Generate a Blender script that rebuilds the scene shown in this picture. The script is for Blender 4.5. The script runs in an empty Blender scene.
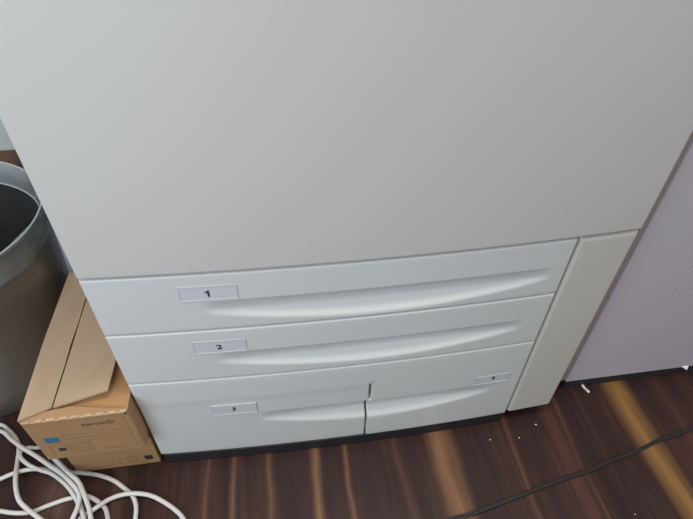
import bpy, bmesh, math, random
from mathutils import Vector, Matrix
random.seed(4)
PI = math.pi
scn = bpy.context.scene
COL = scn.collection
W = 0.70            # width of the copier front
SAG = 0.0117        # the copier front bows towards the viewer

# ------------------------------------------------------------------ helpers
def mat(name, col, rough=0.5, metal=0.0, spec=0.5, bump=None, var=None, coat=0.0, alpha=1.0):
    m = bpy.data.materials.new(name); m.use_nodes = True
    nt = m.node_tree; b = nt.nodes['Principled BSDF']
    b.inputs['Base Color'].default_value = (*col, 1)
    b.inputs['Roughness'].default_value = rough
    b.inputs['Metallic'].default_value = metal
    b.inputs['Specular IOR Level'].default_value = spec
    b.inputs['Coat Weight'].default_value = coat
    b.inputs['Alpha'].default_value = alpha
    tc = nt.nodes.new('ShaderNodeTexCoord')
    if var:
        sc, amt, stretch = var
        mp = nt.nodes.new('ShaderNodeMapping'); mp.inputs['Scale'].default_value = stretch
        nt.links.new(tc.outputs['Object'], mp.inputs['Vector'])
        n = nt.nodes.new('ShaderNodeTexNoise'); n.inputs['Scale'].default_value = sc; n.inputs['Detail'].default_value = 4
        nt.links.new(mp.outputs['Vector'], n.inputs['Vector'])
        r = nt.nodes.new('ShaderNodeValToRGB')
        r.color_ramp.elements[0].position = 0.3; r.color_ramp.elements[1].position = 0.7
        r.color_ramp.elements[0].color = (*[c*(1-amt) for c in col], 1)
        r.color_ramp.elements[1].color = (*[min(1, c*(1+amt)) for c in col], 1)
        nt.links.new(n.outputs['Fac'], r.inputs['Fac']); nt.links.new(r.outputs['Color'], b.inputs['Base Color'])
    if bump:
        sc, st, dist = bump
        n = nt.nodes.new('ShaderNodeTexNoise'); n.inputs['Scale'].default_value = sc; n.inputs['Detail'].default_value = 3
        nt.links.new(tc.outputs['Object'], n.inputs['Vector'])
        bp = nt.nodes.new('ShaderNodeBump'); bp.inputs['Strength'].default_value = st; bp.inputs['Distance'].default_value = dist
        nt.links.new(n.outputs['Fac'], bp.inputs['Height']); nt.links.new(bp.outputs['Normal'], b.inputs['Normal'])
    return m

M = {}
M['door'] = mat('copier_door_plastic', (0.555, 0.55, 0.53), 0.50, bump=(900, 0.12, 0.0006), var=(3, 0.012, (1, 1, 1)))
M['drawer'] = mat('copier_drawer_plastic', (0.60, 0.625, 0.62), 0.40, bump=(900, 0.05, 0.0004), var=(4, 0.012, (1, 1, 1)))
M['panel'] = mat('copier_side_panel_plastic', (0.565, 0.55, 0.505), 0.5, bump=(900, 0.1, 0.0005))
M['body'] = mat('copier_body_plastic', (0.40, 0.40, 0.39), 0.5)
M['dark'] = mat('dark_plastic', (0.022, 0.022, 0.025), 0.6)
M['shadow_plinth'] = mat('black_shadow_plinth', (0.016, 0.017, 0.021), 0.5)  # black carries the shade under the copier front
M['gap'] = mat('dark_inner_frame', (0.045, 0.052, 0.052), 0.7)
M['plate'] = mat('label_plate_plastic', (0.57, 0.595, 0.64), 0.3)
M['lip'] = mat('label_lip_plastic', (0.58, 0.59, 0.59), 0.3)
M['ink'] = mat('printed_ink', (0.035, 0.035, 0.05), 0.6)
M['cab'] = mat('cabinet_laminate', (0.52, 0.49, 0.535), 0.55, bump=(500, 0.06, 0.0006), var=(3, 0.015, (1, 1, 1)))
M['cabside'] = mat('cabinet_side_laminate', (0.56, 0.48, 0.48), 0.6)
M['strip'] = mat('mauve_shaded_side', (0.34, 0.285, 0.275), 0.6)  # shade on the cabinet's left side, put into the colour
M['frame'] = mat('plate_frame_plastic', (0.46, 0.485, 0.49), 0.5)
M['wall'] = mat('painted_wall', (0.66, 0.76, 0.78), 0.8, bump=(200, 0.1, 0.001))
M['card'] = mat('cardboard', (0.38, 0.235, 0.12), 0.85, bump=(260, 0.15, 0.0006), var=(60, 0.05, (1, 1, 1)))
M['card_top'] = mat('pale_cardboard', (0.42, 0.31, 0.205), 0.85, bump=(260, 0.15, 0.0006), var=(40, 0.05, (1, 0.3, 1)))
M['card_front'] = mat('printed_cardboard', (0.35, 0.205, 0.095), 0.8, bump=(260, 0.15, 0.0006), var=(60, 0.05, (1, 1, 1)))
M['card_in'] = mat('inner_cardboard', (0.42, 0.23, 0.10), 0.85, bump=(260, 0.1, 0.0005), var=(30, 0.06, (1, 1, 1)))
M['card_edge'] = mat('cardboard_edge', (0.52, 0.37, 0.235), 0.9, var=(300, 0.15, (1, 1, 1)))
M['print'] = mat('carton_print', (0.11, 0.075, 0.05), 0.8)
M['print_faint'] = mat('carton_faint_print', (0.21, 0.135, 0.075), 0.8)
M['blue'] = mat('blue_label', (0.03, 0.15, 0.26), 0.6)
M['black'] = mat('black_print', (0.03, 0.025, 0.025), 0.7)
M['bin'] = mat('bin_plastic', (0.18, 0.16, 0.135), 0.33, metal=0.35, bump=(9, 0.35, 0.012), var=(5, 0.35, (1, 1, 0.6)))
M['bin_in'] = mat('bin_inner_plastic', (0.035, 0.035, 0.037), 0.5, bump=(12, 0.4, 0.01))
M['bag'] = mat('grey_bag_film', (0.25, 0.275, 0.285), 0.28, metal=0.25, bump=(16, 0.5, 0.01), var=(7, 0.3, (1, 1, 0.5)))
M['rim'] = mat('bin_rim_plastic', (0.42, 0.47, 0.50), 0.25)
M['cable'] = mat('white_cable_sheath', (0.58, 0.58, 0.57), 0.4, var=(25, 0.06, (1, 1, 1)))
M['cord'] = mat('black_cord_sheath', (0.018, 0.016, 0.018), 0.38)
M['scrap'] = mat('white_scrap', (0.75, 0.74, 0.76), 0.6)
M['sheet'] = mat('lilac_film', (0.30, 0.34, 0.47), 0.35)

def build(name, bm, m, parent=None, origin=None, smooth=False, recalc=True):
    """ONE mesh object. Vertices are given in world space; the origin is the parent's root or 'origin'."""
    if recalc: bmesh.ops.recalc_face_normals(bm, faces=bm.faces[:])
    me = bpy.data.meshes.new(name)
    o = bpy.data.objects.new(name, me); COL.objects.link(o)
    if parent is None:
        org = Vector(origin) if origin else Vector((0, 0, 0))
        o.location = org
    else:
        r = parent
        while r.parent: r = r.parent
        org = r.location.copy(); o.parent = parent
    bm.transform(Matrix.Translation(-org))
    bm.to_mesh(me); bm.free()
    ms = m if isinstance(m, (list, tuple)) else [m]
    for x in ms: me.materials.append(x)
    if smooth:
        for p in me.polygons: p.use_smooth = True
    return o

def root(name, loc, label, cat, group=None):
    o = bpy.data.objects.new(name, None); COL.objects.link(o); o.location = loc
    o.empty_display_size = 0.05
    return tag(o, label, cat, group)
def tag(o, label, cat, group=None):
    o['label'] = label; o['category'] = cat
    if group: o['group'] = group
    return o
def struct(o): o['kind'] = 'structure'; return o

def bx(bm, x0, x1, y0, y1, z0, z1, bev=0.0, seg=2, mi=0):
    r = bmesh.ops.create_cube(bm, size=1)
    for v in r['verts']:
        v.co = Vector((x0+(v.co.x+.5)*(x1-x0), y0+(v.co.y+.5)*(y1-y0), z0+(v.co.z+.5)*(z1-z0)))
    if bev:
        es = set(e for v in r['verts'] for e in v.link_edges)
        bmesh.ops.bevel(bm, geom=list(es), offset=bev, segments=seg, profile=0.5, affect='EDGES')
    return bm
def box(*a, **k): return bx(bmesh.new(), *a, **k)

def sag(x): return -SAG*(1-(2*x/W-1)**2)

def edges(a, b, n, r):
    """grid stops from a to b with extra stops near both ends for the rounded edge"""
    e = [0, .08, .2, .35, .55, .8, 1.0]
    s = [a+r*t for t in e] + [a+r+(b-a-2*r)*i/n for i in range(1, n)] + [b-r*t for t in reversed(e)]
    return s

def fascia(x0, x1, z0, z1, back, r=0.003, nx=60, nz=30, extra=None, xs=None, zs=None, y_off=0.0, side=None):
    """a bowed moulded front: rounded edges, optional relief extra(x,z) pushed into the machine"""
    xs = xs or edges(x0, x1, nx, r); zs = zs or edges(z0, z1, nz, r)
    bm = bmesh.new(); g = []
    for z in zs:
        row = []
        for x in xs:
            d = 0
            xl, xr, fl, fr = side(z) if side else (x0, x1, 1, 1)
            x = xl+(x-x0)*(xr-xl)/(x1-x0)
            for q in ((x-xl) if fl else 1, (xr-x) if fr else 1, z-z0, z1-z):
                if q < r: d += r-math.sqrt(max(0, r*r-(r-q)**2))
            y = sag(x)+y_off+min(d, r*1.2)
            if extra: y += extra(x, z)
            row.append(bm.verts.new((x, y, z)))
        g.append(row)
    nX, nZ = len(xs), len(zs)
    for j in range(nZ-1):
        for i in range(nX-1): bm.faces.new((g[j][i], g[j][i+1], g[j+1][i+1], g[j+1][i]))
    loop = [g[0][i] for i in range(nX)] + [g[j][-1] for j in range(1, nZ)] + [g[-1][i] for i in range(nX-2, -1, -1)] + [g[j][0] for j in range(nZ-2, 0, -1)]
    bk = [bm.verts.new((v.co.x, back, v.co.z)) for v in loop]
    n = len(loop)
    for i in range(n): bm.faces.new((loop[i], bk[i], bk[(i+1) % n], loop[(i+1) % n]))
    bm.faces.new(bk)
    return bm

def scoop(xl, xr, zc, zb, D):
    def f(x, z):
        if not (xl < x < xr) or z > zc: return 0
        t = (x-xl)/(xr-xl)
        a = math.sin(PI*t)**0.8
        wz = (zc-zb)*(0.45+0.55*a)
        s = (zc-z)/wz
        if s >= 1: return 0
        k = 0.62
        if s < k: return D*a*math.sin(PI/2*s/k)
        return D*a*(1+math.cos(PI*(s-k)/(1-k)))/2
    return f

def text_mesh(s, size, bold=0.0):
    c = bpy.data.curves.new('t', 'FONT'); c.body = s; c.size = size; c.align_x = 'CENTER'; c.align_y = 'CENTER'
    c.offset = bold; c.extrude = 0.0002; c.resolution_u = 4
    o = bpy.data.objects.new('t', c); COL.objects.link(o)
    bpy.context.view_layer.update()
    me = bpy.data.meshes.new_from_object(o.evaluated_get(bpy.context.evaluated_depsgraph_get()))
    bm = bmesh.new(); bm.from_mesh(me)
    bpy.data.objects.remove(o); bpy.data.curves.remove(c); bpy.data.meshes.remove(me)
    return bm
def text_on_front(s, size, x, y, z, bold=0.0, sx=1.0):
    bm = text_mesh(s, size, bold)
    bm.transform(Matrix.Translation((x, y, z)) @ Matrix.Rotation(PI/2, 4, 'X') @ Matrix.Diagonal((sx, 1, 1, 1)))
    return bm
def merge(bm, other):
    me = bpy.data.meshes.new('tmp'); other.to_mesh(me); other.free(); bm.from_mesh(me); bpy.data.meshes.remove(me)

def catmull(pts, n=10):
    P = [Vector(p) for p in pts]; P = [2*P[0]-P[1]] + P + [2*P[-1]-P[-2]]; out = []
    for i in range(1, len(P)-2):
        a, b, c, d = P[i-1:i+3]
        for k in range(n):
            t = k/n
            out.append(0.5*((2*b)+(-a+c)*t+(2*a-5*b+4*c-d)*t*t+(-a+3*b-3*c+d)*t**3))
    out.append(P[-2]); return out
def tube(pts, r, n=12, seg=10, bm=None):
    bm = bm or bmesh.new(); L = catmull(pts, n); rings = []
    for i, p in enumerate(L):
        t = (L[min(i+1, len(L)-1)]-L[max(i-1, 0)]).normalized()
        s = t.cross(Vector((0, 0, 1)))
        s = s.normalized() if s.length > 1e-4 else Vector((1, 0, 0))
        u = s.cross(t).normalized()
        rings.append([bm.verts.new(p+s*math.cos(2*PI*k/seg)*r+u*math.sin(2*PI*k/seg)*r) for k in range(seg)])
    for a, b in zip(rings, rings[1:]):
        for k in range(seg): bm.faces.new((a[k], a[(k+1) % seg], b[(k+1) % seg], b[k]))
    bm.faces.new(rings[0]); bm.faces.new(rings[-1]); return bm

def prism(pts_top, thick, bm=None):
    """a thin panel: polygon of 3D points, thickened downwards"""
    bm = bm or bmesh.new()
    a = [bm.verts.new(p) for p in pts_top]; b = [bm.verts.new((p[0], p[1], p[2]-thick)) for p in pts_top]
    bm.faces.new(a); bm.faces.new(b[::-1]); n = len(a)
    for i in range(n): bm.faces.new((a[i], b[i], b[(i+1) % n], a[(i+1) % n]))
    return bm

def lathe(cx, cy, prof, seg=96, wob=None):
    bm = bmesh.new(); rings = []
    for k, (r, z) in enumerate(prof):
        ring = []
        for i in range(seg):
            a = 2*PI*i/seg; dr, dz = wob(a, k) if wob else (0, 0)
            ring.append(bm.verts.new((cx+(r+dr)*math.cos(a), cy+(r+dr)*math.sin(a), z+dz)))
        rings.append(ring)
    for a, b in zip(rings, rings[1:]):
        for i in range(seg): bm.faces.new((a[i], a[(i+1) % seg], b[(i+1) % seg], b[i]))
    return bm, rings

# ------------------------------------------------------------------ floor material: dark streaked wood, grain along Y
def floor_mat():
    m = bpy.data.materials.new('dark_streaked_wood'); m.use_nodes = True
    nt = m.node_tree; N = nt.nodes; Lk = nt.links; b = N['Principled BSDF']
    tc = N.new('ShaderNodeTexCoord')
    def noise(scale, stretch, detail=3, rough=0.5, off=(0, 0, 0)):
        mp = N.new('ShaderNodeMapping'); mp.inputs['Scale'].default_value = stretch; mp.inputs['Location'].default_value = off
        Lk.new(tc.outputs['Object'], mp.inputs['Vector'])
        n = N.new('ShaderNodeTexNoise'); n.inputs['Scale'].default_value = scale
        n.inputs['Detail'].default_value = detail; n.inputs['Roughness'].default_value = rough
        Lk.new(mp.outputs['Vector'], n.inputs['Vector']); return n.outputs['Fac']
    def math_(op, a, c=None, clamp=False):
        n = N.new('ShaderNodeMath'); n.operation = op; n.use_clamp = clamp
        for i, q in enumerate((a, c)):
            if q is None: continue
            if isinstance(q, (int, float)): n.inputs[i].default_value = q
            else: Lk.new(q, n.inputs[i])
        return n.outputs[0]
    def mix(f, a, c):
        n = N.new('ShaderNodeMix'); n.data_type = 'RGBA'
        for sock, q in ((n.inputs[0], f), (n.inputs[6], a), (n.inputs[7], c)):
            if isinstance(q, tuple): sock.default_value = (*q, 1)
            elif isinstance(q, (int, float)): sock.default_value = q
            else: Lk.new(q, sock)
        return n.outputs[2]
    sep = N.new('ShaderNodeSeparateXYZ'); Lk.new(tc.outputs['Object'], sep.inputs[0])
    X, Y = sep.outputs[0], sep.outputs[1]
    warp = math_('MULTIPLY', math_('SUBTRACT', noise(2.2, (2, 1.6, 1)), 0.5), 0.035)
    Xw = math_('ADD', X, warp)
    g1 = noise(14, (1.6, 0.16, 1), 5, 0.6)            # broad figure
    g2 = noise(60, (1.6, 0.07, 1), 4, 0.65, (3, 1, 0)) # fine grain
    r = N.new('ShaderNodeValToRGB'); cr = r.color_ramp
    cr.elements[0].position = 0.30; cr.elements[0].color = (0.012, 0.007, 0.007, 1)
    cr.elements[1].position = 0.72; cr.elements[1].color = (0.075, 0.030, 0.022, 1)
    e = cr.elements.new(0.5); e.color = (0.032, 0.0150, 0.0135, 1)
    Lk.new(math_('ADD', math_('MULTIPLY', g1, 0.6), math_('MULTIPLY', g2, 0.4)), r.inputs['Fac'])
    col = r.outputs['Color']
    # golden sapwood streaks: (x, half width, strength, colour)
    streaks = [(0.864, 0.018, 0.80, (0.235, 0.125, 0.04)), (0.482, 0.017, 0.60, (0.25, 0.125, 0.06)),
               (0.258, 0.0085, 0.60, (0.24, 0.13, 0.065)), (0.317, 0.006, 0.45, (0.22, 0.10, 0.055)),
               (0.116, 0.006, 0.45, (0.20, 0.10, 0.06)), (0.073, 0.005, 0.35, (0.18, 0.09, 0.055)),
               (0.178, 0.007, 0.40, (0.18, 0.09, 0.055)), (0.405, 0.009, 0.25, (0.15, 0.065, 0.045)), (0.725, 0.006, 0.22, (0.20, 0.10, 0.04)),
               (0.70, 0.012, 0.25, (0.16, 0.06, 0.045)), (0.615, 0.007, 0.3, (0.17, 0.075, 0.045)), (0.95, 0.012, 0.15, (0.15, 0.06, 0.045)),
               (-0.075, 0.012, 0.25, (0.16, 0.09, 0.06)), (-0.175, 0.022, 0.35, (0.17, 0.10, 0.075)), (-0.32, 0.015, 0.3, (0.15, 0.08, 0.06)),
               (-0.60, 0.04, 0.45, (0.20, 0.10, 0.055)), (1.15, 0.02, 0.5, (0.22, 0.1, 0.05)), (1.4, 0.015, 0.4, (0.2, 0.1, 0.05))]
    fade = noise(5, (2, 1, 1), 3, 0.5, (7, 2, 0))
    for i, (x0, hw, st, c) in enumerate(streaks):
        d = math_('ABSOLUTE', math_('SUBTRACT', Xw, x0-0.0))
        k = math_('SUBTRACT', 1.0, math_('DIVIDE', d, hw*1.7), clamp=True)
        k = math_('MULTIPLY', k, k) if hw < 0.01 else k
        k = math_('MULTIPLY', k, math_('MULTIPLY', math_('ADD', math_('MULTIPLY', g2, 2.2), math_('MULTIPLY', fade, 0.6)), st*1.0), clamp=True)
        col = mix(k, col, c)
    Lk.new(col, b.inputs['Base Color'])
    b.inputs['Roughness'].default_value = 0.40; b.inputs['Specular IOR Level'].default_value = 0.27
    bp = N.new('ShaderNodeBump'); bp.inputs['Strength'].default_value = 0.12; bp.inputs['Distance'].default_value = 0.001
    Lk.new(g2, bp.inputs['Height']); Lk.new(bp.outputs['Normal'], b.inputs['Normal'])
    return m
M['floor'] = floor_mat()

# ------------------------------------------------------------------ the room
struct(build('floor', box(-1.6, 2.2, -1.6, 1.125, -0.03, 0.0), M['floor']))
struct(build('wall_back', box(-1.6, 2.2, 1.12, 1.20, 0.0, 2.6), M['wall']))

# ------------------------------------------------------------------ the copier
cop = root('office_copier', (W/2, 0.33, 0), 'large off-white floor-standing office copier with four numbered paper drawers', 'copier')
bm = bmesh.new()
bx(bm, 0.006, W-0.006, 0.018, 0.66, 0.030, 1.02, 0.004)
build('body', bm, M['body'], cop)
build('inner_frame', box(0.004, W-0.004, 0.006, 0.0178, 0.036, 0.99), M['gap'], cop)
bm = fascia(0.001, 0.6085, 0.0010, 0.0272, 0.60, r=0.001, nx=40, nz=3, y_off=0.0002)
build('shadow_plinth', bm, M['shadow_plinth'], cop)  # brought flush and black, stands in for the floor shadow under the front
for cx, cy in ((0.645, 0.10), (0.645, 0.56), (0.10, 0.63), (0.50, 0.63)):
    bm = bmesh.new(); bmesh.ops.create_cone(bm, cap_ends=True, segments=24, radius1=0.022, radius2=0.018, depth=0.0296)
    bm.transform(Matrix.Translation((cx, cy, 0.0150)))
    build('foot', bm, M['dark'], cop)
build('front_door', fascia(-0.003, W+0.0015, 0.4520, 0.985, 0.0058, r=0.0035, nx=60, nz=14, y_off=-0.0015), M['door'], cop, smooth=False)
build('top_cover', box(-0.004, W+0.004, -0.012, 0.67, 1.0205, 1.055, 0.006), M['door'], cop)

XD = 0.6120
s1 = scoop(0.130, 0.590, 0.4025, 0.3535, 0.0150)
s2 = scoop(0.130, 0.572, 0.2985, 0.2500, 0.0150)
s3 = scoop(0.175, 0.560, 0.1375, 0.0850, 0.0145)
def zstops(z0, z1, zc, zb, r=0.003):
    e = [0, .08, .2, .35, .55, .8, 1.0]
    lo = [z0+r*t for t in e]; hi = [z1-r*t for t in reversed(e)]
    a = [z for z in [zb+(zc-zb)*i/22 for i in range(23)] if z0+r+0.001 < z < z1-r-0.001]
    b = [zc+0.0006+(z1-r-zc-0.0006)*i/8 for i in range(8)]
    c = []
    if zb-z0-r > 0.008: c = [z0+r+(zb-z0-r)*i/6 for i in range(1, 6)]
    return sorted(lo+c+a+b+hi)
FR = 'drawer_front'
def drawer(x0, x1, z0, z1, sc, zc, zb, nx=90, more=None, side=None):
    f = (lambda x, z: sc(x, z)+more(x, z)) if more else sc
    bm = fascia(x0, x1, z0, z1, 0.0056, r=0.0025, nx=nx, extra=f, zs=sorted(zstops(z0, z1, zc, zb, 0.0025)+([0.1374, 0.1377, 0.1862, 0.1866] if side else [])), side=side)
    o = build('paper_drawer', bm, M['drawer'], cop, smooth=True)
    o.data.set_sharp_from_angle(angle=math.radians(38))
    return o
d1 = drawer(-0.003, XD, 0.3490, 0.4480, s1, 0.4025, 0.3555)
d2 = drawer(-0.003, XD, 0.2400, 0.3460, s2, 0.2985, 0.2515)
step = lambda x, z: 0.0012 if z < 0.186 else 0.0
d3 = drawer(-0.003, 0.3506, 0.0275, 0.2370, s3, 0.1375, 0.0850, 60, step, lambda z: (-0.003, 0.3506, 1, 0) if z > 0.1864 else ((-0.003, 0.3497, 1, 1) if z > 0.1376 else (-0.003, 0.3467, 1, 1)))
# drawer 4: its lower part reaches a little further left under the notch
d4 = drawer(0.3507, XD, 0.0275, 0.2370, s3, 0.1375, 0.0850, 50, None, lambda z: (0.3507, XD, 0, 1) if z > 0.1864 else ((0.3532, XD, 1, 1) if z > 0.1376 else (0.3497, XD, 1, 1)))

def plate(parent, x0, x1, z0, z1, num, nx_, nz_, size, lip=True):
    xm = (x0+x1)/2; y = min(sag(x0), sag(x1)) - 0.0012
    # follow the bow of the drawer front
    def ribbon(a, b, c, d, out):
        bm = bmesh.new(); n = 10; g = []
        for i in range(n+1):
            x = a+(b-a)*i/n; yy = sag(x)
            g.append([bm.verts.new((x, yy-out, c)), bm.verts.new((x, yy-out, d)), bm.verts.new((x, yy+0.0035, d)), bm.verts.new((x, yy+0.0035, c))])
        for p, q in zip(g, g[1:]):
            for k in range(4): bm.faces.new((p[k], q[k], q[(k+1) % 4], p[(k+1) % 4]))
        bm.faces.new(g[0]); bm.faces.new(g[-1]); return bm
    build('label_plate', ribbon(x0, x1, z0, z1, 0.0005), M['plate'], parent)
    fr = ribbon(x0-0.0012, x1+0.0012, z0-0.0010, z0, 0.0010)
    build('plate_lip', fr, M['lip'], parent)
    fr = ribbon(x0-0.0010, x0, z0, z1, 0.0008); merge(fr, ribbon(x1, x1+0.0010, z0, z1, 0.0008)); merge(fr, ribbon(x0-0.0010, x1+0.001, z1, z1+0.0008, 0.0008))
    build('plate_frame', fr, M['frame'], parent)
    if num == '1':
        t = bmesh.new(); a = size
        f = [(-.02, -.36), (.14, -.36), (.14, .36), (.03, .36), (-.04, .27), (-.20, .20), (-.20, .08), (-.02, .13)]
        va = [t.verts.new((nx_+p*a, sag(nx_)-0.0012, nz_+q*a)) for p, q in f]; vb = [t.verts.new((v.co.x, v.co.y+0.001, v.co.z)) for v in va]
        t.faces.new(va); t.faces.new(vb[::-1])
        for i in range(8): t.faces.new((va[i], va[(i+1) % 8], vb[(i+1) % 8], vb[i]))
    else:
        t = text_on_front(num, size*0.85, nx_, sag(nx_)-0.0009, nz_, 0.00035, 1.15)
    o = build('numeral', t, M['ink'], parent); o['label'] = 'printed numeral %s' % num
plate(d1, 0.1055, 0.1735, 0.4062, 0.4285, '1', 0.1385, 0.4172, 0.0150)
plate(d2, 0.1040, 0.1725, 0.3012, 0.3240, '2', 0.1370, 0.3120, 0.0150)
plate(d3, 0.1035, 0.1705, 0.1425, 0.1660, '3', 0.1365, 0.1560, 0.0135)
plate(d4, 0.5280, 0.5880, 0.1405, 0.1600, '4', 0.5600, 0.1535, 0.0125)
d1['label'] = 'topmost wide paper drawer numbered 1'; d2['label'] = 'second wide paper drawer numbered 2'
d3['label'] = 'bottom left paper drawer numbered 3'; d4['label'] = 'bottom right paper drawer numbered 4'
build('side_panel', fascia(XD+0.0052, W+0.0015, 0.0275, 0.4470, 0.0057, r=0.0048, nx=14, nz=20, y_off=0.0), M['panel'], cop)['label'] = 'tall narrow cream front panel right of the drawers'

# ------------------------------------------------------------------ the neighbouring cabinet
cab = root('equipment_cabinet', (1.05, 0.35, 0), 'lilac-grey equipment cabinet standing close beside the copier on its right', 'cabinet')
build('body', box(0.758, 1.40, 0.066, 0.66, 0.022, 1.10, 0.002), M['cabside'], cab)
build('front_panel', box(0.757, 0.8757, 0.045, 0.0655, 0.022, 1.10, 0.0015), M['cab'], cab)
build('front_panel', box(0.8769, 1.40, 0.045, 0.0655, 0.022, 1.10, 0.0015), M['cab'], cab)
build('shaded_side_strip', box(0.7445, 0.7568, 0.049, 0.075, 0.022, 1.10, 0.001), M['strip'], cab)  # added strip, its mauve tone paints the cabinet's left side in shade
build('shadow_plinth', box(0.758, 1.38, 0.0456, 0.64, 0.0005, 0.0216), M['dark'], cab)  # dark base pulled flush to stand in for shade under the cabinet
bm = prism([(1.004, 0.0448, 0.026), (1.020, 0.0448, 0.0265), (1.014, 0.0385, 0.0215)], 0.0008)
build('loose_flap', bm, M['scrap'], cab)['label'] = 'small white tab hanging from the lower edge'

# ------------------------------------------------------------------ cartons
def stripes(bm, rects, y):
    for x0, x1, z0, z1 in rects: bx(bm, x0, x1, y-0.0003, y+0.0004, z0, z1)
    return bm
# upper carton
X0, X1, Y0, Y1, Z0, Z1 = -0.149, -0.0055, -0.026, 0.272, 0.1075, 0.2155
uc = root('toner_carton', ((X0+X1)/2, (Y0+Y1)/2, Z0), 'upper brown cardboard carton with lifted lid and blue square on front, stacked on another', 'carton', 'cartons beside the copier')
bm = bmesh.new(); T = 0.003
bx(bm, X0, X1, Y0, Y1, Z0, Z0+T); bx(bm, X0, X0+T, Y0, Y1, Z0+T, Z1); bx(bm, X1-T, X1, Y0, Y1, Z0+T, Z1); bx(bm, X0+T, X1-T, Y1-T, Y1, Z0+T, Z1)
build('carton_walls', bm, M['card'], uc)
fp = build('front_wall', box(X0+0.0005, X1-0.0005, Y0-0.0010, Y0+T-0.0002, Z0+0.0002, Z1-0.001, 0.0022), M['card_front'], uc)
# perforated corrugated edge along the top of the front
bm = bmesh.new(); x = X0+0.002; k = 0
while x < X1-0.004:
    w = 0.011 if k % 2 == 0 else 0.0055
    x2 = min(x+w, X1-0.002)
    h = 0.0018 if k % 2 == 0 else 0.0004
    bx(bm, x, x2, Y0-0.0022, Y0+0.002, Z1-0.0022, Z1-0.0022+h+0.0012, 0.0004); x = x2; k += 1
build('perforated_edge', bm, M['card_edge'], uc)
# dust flap (orange inside face), lies under the lid; slopes up towards the back
build('dust_flap', prism([(X0+T, Y0+0.004, Z1-0.004), (X1-T, Y0+0.004, Z1-0.004), (X1-T, 0.085, Z1+0.003), (X0+T, 0.085, Z1-0.001)], 0.0028), M['card_in'], uc)
build('front_lip', prism([(X0, Y0-0.0005, Z1+0.001), (X1-0.001, Y0-0.0005, Z1-0.0005), (X1-0.001, Y0+0.003, Z1-0.0005), (-0.085, Y0+0.017, Z1+0.0012), (X0, Y0+0.010, Z1+0.0012)], 0.002), M['card'], uc)
build('lid_flap', prism([(X0-0.001, Y0+0.000, Z1+0.0055), (-0.1095, Y0+0.0165, Z1+0.0055), (-0.1088, 0.03, Z1+0.0058), (-0.1078, 0.06, Z1+0.0062), (-0.1082, 0.10, Z1+0.0062), (-0.1066, 0.15, Z1+0.0055), (-0.1070, 0.20, Z1+0.005), (-0.1062, Y1, Z1+0.004), (X0-0.001, Y1, Z1+0.004), (X0-0.0035, 0.12, Z1+0.0045)], 0.003), M['card_top'], uc)['label'] = 'narrow left lid flap'
build('lid_flap', prism([(-0.1068, Y0+0.0155, Z1+0.0062), (-0.0800, Y0+0.020, Z1+0.0085), (-0.0310, Y0+0.025, Z1+0.0185), (-0.0290, 0.050, Z1+0.0185), (-0.0100, 0.11, Z1+0.014), (-0.0080, Y1, Z1+0.008), (-0.1045, Y1, Z1+0.0045), (-0.1048, 0.20, Z1+0.005), (-0.1052, 0.10, Z1+0.0060)], 0.003), M['card_top'], uc)['label'] = 'wide right lid flap standing slightly open'
# printing on the front wall
yf = Y0-0.0010
bm = text_on_front('xerox', 0.0105, -0.0585, yf-0.0001, 0.1935, 0.0002, 1.25)
build('printed_word', bm, M['print'], fp)
bm = bmesh.new(); bmesh.ops.create_uvsphere(bm, u_segments=24, v_segments=12, radius=0.0060)
bm.transform(Matrix.Translation((-0.0355, yf+0.0002, 0.1935)) @ Matrix.Diagonal((1.15, 0.10, 0.85, 1)))
build('round_emblem', bm, M['print'], fp)
bm = bmesh.new()
for a in (1, -1):
    q = box(-0.0050, 0.0050, -0.0001, 0.0001, -0.0006, 0.0006)
    q.transform(Matrix.Translation((-0.0350, yf-0.0004, 0.1935)) @ Matrix.Rotation(a*0.62, 4, 'Y')); merge(bm, q)
build('emblem_cross', bm, M['card_front'], fp)
bm = bmesh.new(); bx(bm, -0.1345, -0.1150, yf-0.0004, yf+0.0004, 0.1560, 0.1700, 0.0002)
build('blue_square', bm, M['blue'], fp)
bm = bmesh.new(); bx(bm, -0.1245, -0.1145, yf-0.0004, yf+0.0004, 0.1300, 0.1385, 0.0002)
build('black_square', bm, M['black'], fp)
fr = []
def frame(x0, x1, z0, z1, w=0.0006): return [(x0, x1, z0, z0+w), (x0, x1, z1-w, z1), (x0, x0+w, z0, z1), (x1-w, x1, z0, z1)]
fr += frame(-0.1350, -0.1090, 0.1200, 0.1470, 0.0008) + frame(-0.1060, -0.0760, 0.1200, 0.1480, 0.0008) + frame(-0.1010, -0.0810, 0.1250, 0.1420, 0.0008)
fr += [(-0.1110, -0.0720, 0.1700, 0.1716), (-0.1110, -0.0600, 0.1610, 0.1624), (-0.1340, -0.0600, 0.1515, 0.1520), (-0.0640, -0.0280, 0.1215, 0.1232), (-0.0970, -0.0850, 0.1320, 0.1335)]
fr += [(-0.0150, -0.0143, 0.118+0.009*i, 0.1245+0.009*i) for i in range(10)]
build('carton_print', stripes(bmesh.new(), fr, yf), M['print_faint'], fp)

build('slot_shadow', box(-0.0105, -0.0075, yf-0.0014, yf+0.0002, 0.2105, 0.2140), M['black'], uc)  # black box in place of the shadow inside a small hole

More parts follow.
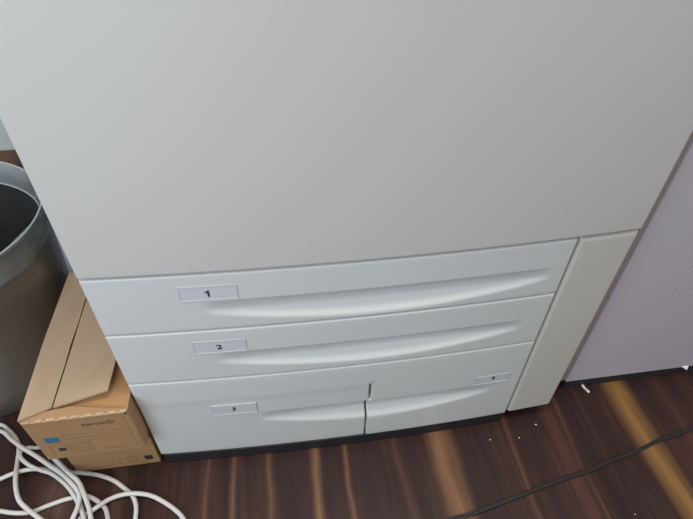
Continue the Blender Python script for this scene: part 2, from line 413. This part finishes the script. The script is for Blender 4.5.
# lower carton
LX0, LX1, LY0, LY1, LZ = -0.1475, -0.0085, 0.003, 0.300, 0.1065
lc = root('toner_carton', ((LX0+LX1)/2, (LY0+LY1)/2, 0), 'lower brown cardboard carton with black square, flat on the floor under another carton', 'carton', 'cartons beside the copier')
build('carton_walls', box(LX0, LX1, LY0+0.003, LY1, 0.0005, LZ, 0.0012), M['card'], lc)
lf = build('front_wall', box(LX0+0.0004, LX1-0.0004, LY0, LY0+0.0029, 0.0006, LZ-0.0004, 0.0010), M['card_front'], lc)
build('black_square', box(-0.0315, -0.0185, LY0-0.0004, LY0+0.0004, 0.0150, 0.0290, 0.0002), M['black'], lf)
fr = frame(-0.0720, -0.0580, 0.011, 0.032) + frame(-0.0540, -0.0450, 0.011, 0.032) + frame(-0.0440, -0.0360, 0.011, 0.032) + [(-0.1250, -0.0850, 0.010, 0.0112)]
build('carton_print', stripes(bmesh.new(), fr, LY0), M['print_faint'], lf)

# ------------------------------------------------------------------ waste bin
BX, BY = -0.334, 0.279
wb = root('waste_bin', (BX, BY, 0), 'large round dark grey waste bin lined with a grey bag, left of the cartons', 'bin')
bm, rg = lathe(BX, BY, [(0.0, 0.0006), (0.146, 0.0006), (0.150, 0.004), (0.1535, 0.06), (0.158, 0.12), (0.1625, 0.18), (0.1665, 0.235), (0.1705, 0.290), (0.1735, 0.338),
                        (0.1705, 0.338), (0.167, 0.285), (0.160, 0.18), (0.151, 0.06), (0.147, 0.010), (0.0, 0.008)], wob=lambda a, k: (0, 0))
bmesh.ops.remove_doubles(bm, verts=bm.verts[:], dist=1e-5)
build('bin_body', bm, M['bin'], wb, smooth=True)
def wobb(a, k):
    return (0.0011*math.sin(7*a+k)+0.0008*math.sin(13*a+1.3*k), 0.0022*math.sin(5*a+0.6)*(1 if k in (0, 1, 11) else 0))
# the bag: outside cuff, over the rim, down the inner wall and across the bottom
bm, rg = lathe(BX, BY, [(0.1730, 0.296), (0.1748, 0.300), (0.1762, 0.315), (0.1772, 0.330), (0.1785, 0.342), (0.1800, 0.3455), (0.1800, 0.3500), (0.1775, 0.3515), (0.1745, 0.348),
                        (0.1690, 0.340), (0.1662, 0.325), (0.1640, 0.3110)], wob=wobb)
build('bag_cuff', bm, M['bag'], wb, smooth=True, recalc=False)
bm, rg = lathe(BX, BY, [(0.1650, 0.3115), (0.1660, 0.3130), (0.1655, 0.3090), (0.1600, 0.27), (0.1565, 0.20), (0.148, 0.10), (0.138, 0.03), (0.09, 0.018), (0.0005, 0.016)],
               wob=lambda a, k: (0.0012*math.sin(9*a+k) if 2 < k < 8 else 0, 0))
build('bag_lining', bm, M['bin_in'], wb, smooth=True, recalc=False)
rp = []
bm = bmesh.new(); seg = 128
def ring(bm, R, r, z):
    g = []
    for i in range(seg):
        a = 2*PI*i/seg; dz = 0.0012*math.sin(5*a+0.6)
        g.append([bm.verts.new((BX+(R+r*math.cos(t))*math.cos(a), BY+(R+r*math.cos(t))*math.sin(a), z+dz+r*math.sin(t))) for t in [2*PI*k/8 for k in range(8)]])
    for i in range(seg):
        p, q = g[i], g[(i+1) % seg]
        for k in range(8): bm.faces.new((p[k], q[k], q[(k+1) % 8], p[(k+1) % 8]))
ring(bm, 0.1790, 0.0017, 0.3510)
build('rim', bm, M['rim'], wb, smooth=True)
bm = bmesh.new(); ring(bm, 0.1632, 0.0012, 0.3135)
build('inner_rim', bm, M['rim'], wb, smooth=True)

# ------------------------------------------------------------------ pale film on the floor behind the bin
bm = bmesh.new(); g = []
for j in range(13):
    row = []
    for i in range(9):
        x = -0.36+0.30*i/8; y = 0.50+0.24*j/12
        row.append(bm.verts.new((x, y, 0.004+0.004*math.sin(i*1.3+j*0.7)+0.003*math.sin(j*1.9))))
    g.append(row)
for j in range(12):
    for i in range(8): bm.faces.new((g[j][i], g[j][i+1], g[j+1][i+1], g[j+1][i]))
r = bmesh.ops.extrude_face_region(bm, geom=bm.faces[:])
for v in [q for q in r['geom'] if isinstance(q, bmesh.types.BMVert)]: v.co.z += 0.0012
for v in bm.verts: v.co.z = max(v.co.z, 0.0006)
tag(build('plastic_sheet', bm, M['sheet'], origin=(-0.21, 0.62, 0), smooth=True), 'pale lilac sheet glimpsed between the bin and the copier behind the cartons', 'sheet')

# ------------------------------------------------------------------ white cables
def cable(name, P, r, m, label, cat, group=None):
    c = P[len(P)//2]
    return tag(build(name, tube(P, r), m, origin=(c[0], c[1], 0), smooth=True), label, cat, group)
G = 'white cables tangled at the lower left'
R1 = 0.0037
Dp = [(-0.3214, -0.0274, 0.0040), (-0.2874, -0.0387, 0.0040), (-0.2547, -0.0466, 0.0040), (-0.2306, -0.0532, 0.0040), (-0.2045, -0.0554, 0.0040), (-0.1811, -0.0487, 0.0040), (-0.1533, -0.0421, 0.0040), (-0.1269, -0.0410, 0.0040), (-0.1133, -0.0463, 0.0040), (-0.0988, -0.0565, 0.0040), (-0.0882, -0.0676, 0.0040), (-0.0814, -0.0842, 0.0040), (-0.0709, -0.1099, 0.0040), (-0.0508, -0.1231, 0.0040), (-0.0372, -0.1133, 0.0040), (-0.0382, -0.0905, 0.0040), (-0.0404, -0.0689, 0.0040), (-0.0493, -0.0506, 0.0040), (-0.0642, -0.0368, 0.0040), (-0.0828, -0.0216, 0.0040), (-0.1077, -0.0092, 0.0040), (-0.1353, -0.0008, 0.0040), (-0.1574, 0.0041, 0.0040), (-0.1784, 0.0178, 0.0040), (-0.1966, 0.0385, 0.0040)]
Cp = [(-0.3210, -0.0193, 0.0114), (-0.2930, -0.0037, 0.0114), (-0.2677, 0.0045, 0.0114), (-0.2468, 0.0118, 0.0114), (-0.2210, 0.0147, 0.0114), (-0.1965, 0.0098, 0.0114), (-0.1736, 0.0013, 0.0114), (-0.1540, -0.0143, 0.0114), (-0.1396, -0.0324, 0.0114), (-0.1305, -0.0501, 0.0114), (-0.1161, -0.0819, 0.0114), (-0.0989, -0.1228, 0.0114)]
A1 = [(-0.4013, 0.1016, 0.0040), (-0.3435, 0.1170, 0.0040), (-0.3052, 0.1142, 0.0040), (-0.2868, 0.1010, 0.0040), (-0.2689, 0.0828, 0.0040), (-0.2581, 0.0640, 0.0040), (-0.2489, 0.0322, 0.0099), (-0.2403, 0.0043, 0.0181), (-0.2333, -0.0183, 0.0188), (-0.2222, -0.0398, 0.0188), (-0.2075, -0.0542, 0.0151), (-0.1845, -0.0720, 0.0114), (-0.1508, -0.0982, 0.0040)]
L5 = [(-0.2049, 0.0583, 0.0040), (-0.2261, 0.0572, 0.0055), (-0.2401, 0.0565, 0.0107), (-0.2448, 0.0464, 0.0166), (-0.2391, 0.0325, 0.0210), (-0.2225, 0.0181, 0.0203), (-0.2027, 0.0072, 0.0188), (-0.1812, -0.0028, 0.0188), (-0.1578, -0.0214, 0.0188), (-0.1391, -0.0422, 0.0188), (-0.1230, -0.0668, 0.0188), (-0.1132, -0.0852, 0.0188), (-0.1005, -0.1179, 0.0188)]
A2 = [(-0.3627, 0.0641, 0.0040), (-0.3315, 0.0917, 0.0040), (-0.2974, 0.0972, 0.0099), (-0.2652, 0.0703, 0.0173), (-0.2391, 0.0487, 0.0247), (-0.2119, 0.0292, 0.0269), (-0.1842, 0.0081, 0.0269), (-0.1630, -0.0075, 0.0269), (-0.1431, -0.0263, 0.0269), (-0.1261, -0.0475, 0.0269), (-0.1237, -0.0678, 0.0269), (-0.1278, -0.0858, 0.0262), (-0.1353, -0.1057, 0.0188), (-0.1274, -0.1081, 0.0099), (-0.1254, -0.0778, 0.0040), (-0.1111, -0.0699, 0.0062), (-0.0951, -0.0635, 0.0121), (-0.0804, -0.0551, 0.0114), (-0.0600, -0.0510, 0.0114), (-0.0376, -0.0529, 0.0114), (-0.0153, -0.0590, 0.0084), (0.0069, -0.0724, 0.0055), (0.0246, -0.0865, 0.0040), (0.0376, -0.1015, 0.0040), (0.0592, -0.1362, 0.0040)]
BIG = [(-0.2086, 0.0493, 0.0151), (-0.1920, 0.0311, 0.0210), (-0.1721, 0.0127, 0.0292), (-0.1504, -0.0097, 0.0351), (-0.1287, -0.0302, 0.0351), (-0.1145, -0.0530, 0.0358), (-0.1019, -0.0777, 0.0358), (-0.0957, -0.0941, 0.0358), (-0.0821, -0.1322, 0.0321)]
# beyond the frame the cables run on over the floor
Dp = [(-0.62, 0.02, 0.004), (-0.44, 0.005, 0.004)] + Dp
Cp = [(-0.66, -0.06, 0.004), (-0.48, -0.05, 0.008), (-0.38, -0.045, 0.0125)] + Cp + [(-0.085, -0.18, 0.0040), (-0.10, -0.27, 0.0040), (-0.19, -0.36, 0.0040)]
A1 = [(-0.70, 0.125, 0.004), (-0.54, 0.105, 0.004)] + A1[:-1] + [(-0.1508, -0.0990, 0.0050), (-0.13, -0.16, 0.004), (-0.16, -0.25, 0.004), (-0.27, -0.31, 0.004)]
L5 = L5 + [(-0.075, -0.19, 0.0060), (-0.060, -0.27, 0.0036), (-0.09, -0.38, 0.0036)]
A2 = [(-0.74, 0.035, 0.004), (-0.56, 0.05, 0.004), (-0.45, 0.06, 0.004)] + A2 + [(0.085, -0.20, 0.004), (0.08, -0.27, 0.004), (0.04, -0.33, 0.004)]
BIG = BIG + [(-0.055, -0.20, 0.015), (-0.020, -0.28, 0.0055), (-0.03, -0.40, 0.0053)]
cable('network_cable', Dp, R1, M['cable'], 'white cable looping up to the front of the lower carton, rounding nearest the bottom edge', 'cable', G)
cable('network_cable', Cp, R1, M['cable'], 'white cable arching just below the carton corner from the left edge', 'cable', G)
cable('network_cable', A1, R1, M['cable'], 'leftmost white cable, dropping in a curve from the foot of the bin', 'cable', G)
cable('network_cable', L5, 0.0033, M['cable'], 'thin white cable hooked in a small loop left of the upper carton', 'cable', G)
cable('network_cable', A2, R1, M['cable'], 'longest white cable, running from the bin and arching right to the bare wood', 'cable', G)
cable('network_cable', BIG, R1, M['cable'], 'thick white cable on top of the tangle, falling straight from the carton', 'cable', G)

# ------------------------------------------------------------------ black cord (two thin strands side by side)
BC = [(0.12, -0.44), (0.20, -0.33), (0.29, -0.225), (0.40, -0.178), (0.462, -0.1655), (0.4957, -0.1620), (0.57, -0.1484), (0.6681, -0.1297), (0.72, -0.1225), (0.7704, -0.1112), (0.8359, -0.098), (0.8821, -0.0865), (0.93, -0.079), (0.96, -0.0721), (1.02, -0.062), (1.12, -0.055), (1.35, -0.03), (1.60, 0.01)]
bm = tube([(x, y, 0.0027) for x, y in BC], 0.0021)
tube([(x+0.0005, y+0.0030+0.0005*math.sin(i*1.7), 0.0026) for i, (x, y) in enumerate(BC)], 0.0019, bm=bm)
tag(build('power_cord', bm, M['cord'], origin=(0.7, -0.12, 0), smooth=True), 'black flat twin cord running across the dark wood floor at lower right', 'cord')

# ------------------------------------------------------------------ litter on the floor
def scrap(pts, h, origin, name, label, cat, group=None):
    bm = bmesh.new(); a = [bm.verts.new((*p, 0.0006)) for p in pts]; b = [bm.verts.new((p[0], p[1], h*(0.6+0.4*(i % 2)))) for i, p in enumerate(pts)]
    bm.faces.new(a[::-1]); bm.faces.new(b); n = len(a)
    for i in range(n): bm.faces.new((a[i], a[(i+1) % n], b[(i+1) % n], b[i]))
    return tag(build(name, bm, M['scrap'], origin=origin), label, cat, group)
scrap([(0.7975, 0.0455), (0.8010, 0.0460), (0.8035, 0.038), (0.8065, 0.0285), (0.8030, 0.0270), (0.8005, 0.034), (0.7985, 0.039)], 0.004, (0.80, 0.036, 0), 'paper_scrap', 'small white paper scrap at the foot of the lilac-grey cabinet', 'scrap')
for x, y, s, lb in ((0.5761, -0.0395, .0010, 'speck of white litter nearest the narrow copier panel, left of the others'),
                    (0.6303, -0.0433, .0010, 'speck of white litter in the middle, on wood below the copier panel'),
                    (0.672, -0.0225, .0014, 'largest white speck, just right of the copier panel foot'),
                    (0.7667, -0.1990, .0009, 'lone white speck between the black cord and bottom edge')):
    scrap([(x+s*1.2*math.cos(t)*(1+0.3*math.sin(3*t)), y+s*math.sin(t)) for t in [2*PI*k/7 for k in range(7)]], 0.0014, (x, y, 0), 'litter_speck', lb, 'speck', 'white specks on the wood floor')

# ------------------------------------------------------------------ light
w = bpy.data.worlds.new('world'); scn.world = w; w.use_nodes = True
nt = w.node_tree; bg = nt.nodes['Background']
tc = nt.nodes.new('ShaderNodeTexCoord'); sp = nt.nodes.new('ShaderNodeSeparateXYZ'); rr = nt.nodes.new('ShaderNodeValToRGB')
nt.links.new(tc.outputs['Generated'], sp.inputs[0]); nt.links.new(sp.outputs[2], rr.inputs[0]); nt.links.new(rr.outputs[0], bg.inputs[0])
rr.color_ramp.elements[0].position = 0.0; rr.color_ramp.elements[0].color = (0.50, 0.52, 0.57, 1)
rr.color_ramp.elements[1].position = 0.8; rr.color_ramp.elements[1].color = (1.0, 0.97, 0.92, 1)
bg.inputs[1].default_value = 0.58
def area(name, loc, target, size, power, col, sy=None):
    l = bpy.data.lights.new(name, 'AREA'); l.energy = power; l.color = col; l.shape = 'RECTANGLE'; l.size = size; l.size_y = sy or size
    o = bpy.data.objects.new(name, l); COL.objects.link(o); o.location = loc
    o.rotation_euler = (Vector(target)-Vector(loc)).to_track_quat('-Z', 'Y').to_euler()
area('window_light', (-0.48, -1.00, 1.0), (0.08, 0.05, 0.42), 0.9, 11.5, (0.84, 0.92, 1.0), 0.9)
area('ceiling_light', (0.5, -0.22, 2.45), (0.45, -0.05, 0.2), 1.2, 27, (1.0, 0.90, 0.80), 0.5)

# ------------------------------------------------------------------ camera
cam = bpy.data.cameras.new('camera'); co = bpy.data.objects.new('camera', cam); COL.objects.link(co)
p, yw, rl = 0.747744266, 0.166144333, 0.0229188658
F = Vector((math.sin(yw)*math.cos(p), math.cos(yw)*math.cos(p), -math.sin(p)))
rt = Vector((math.cos(yw), -math.sin(yw), 0)); up = rt.cross(F)
A = rt*math.cos(rl)+up*math.sin(rl); B = -rt*math.sin(rl)+up*math.cos(rl)
mt = Matrix((A, B, -F)).transposed().to_4x4(); mt.translation = Vector((0.233011509, -0.458706292, 0.876442469))
co.matrix_world = mt
cam.sensor_fit = 'HORIZONTAL'; cam.sensor_width = 36; cam.lens = 36*516.132/693; cam.clip_start = 0.02
cam.dof.use_dof = False
scn.camera = co
scn.view_settings.view_transform = 'Standard'; scn.view_settings.look = 'None'
scn.view_settings.gamma = 1; scn.view_settings.exposure = 0.05; scn.view_settings.use_curve_mapping = False
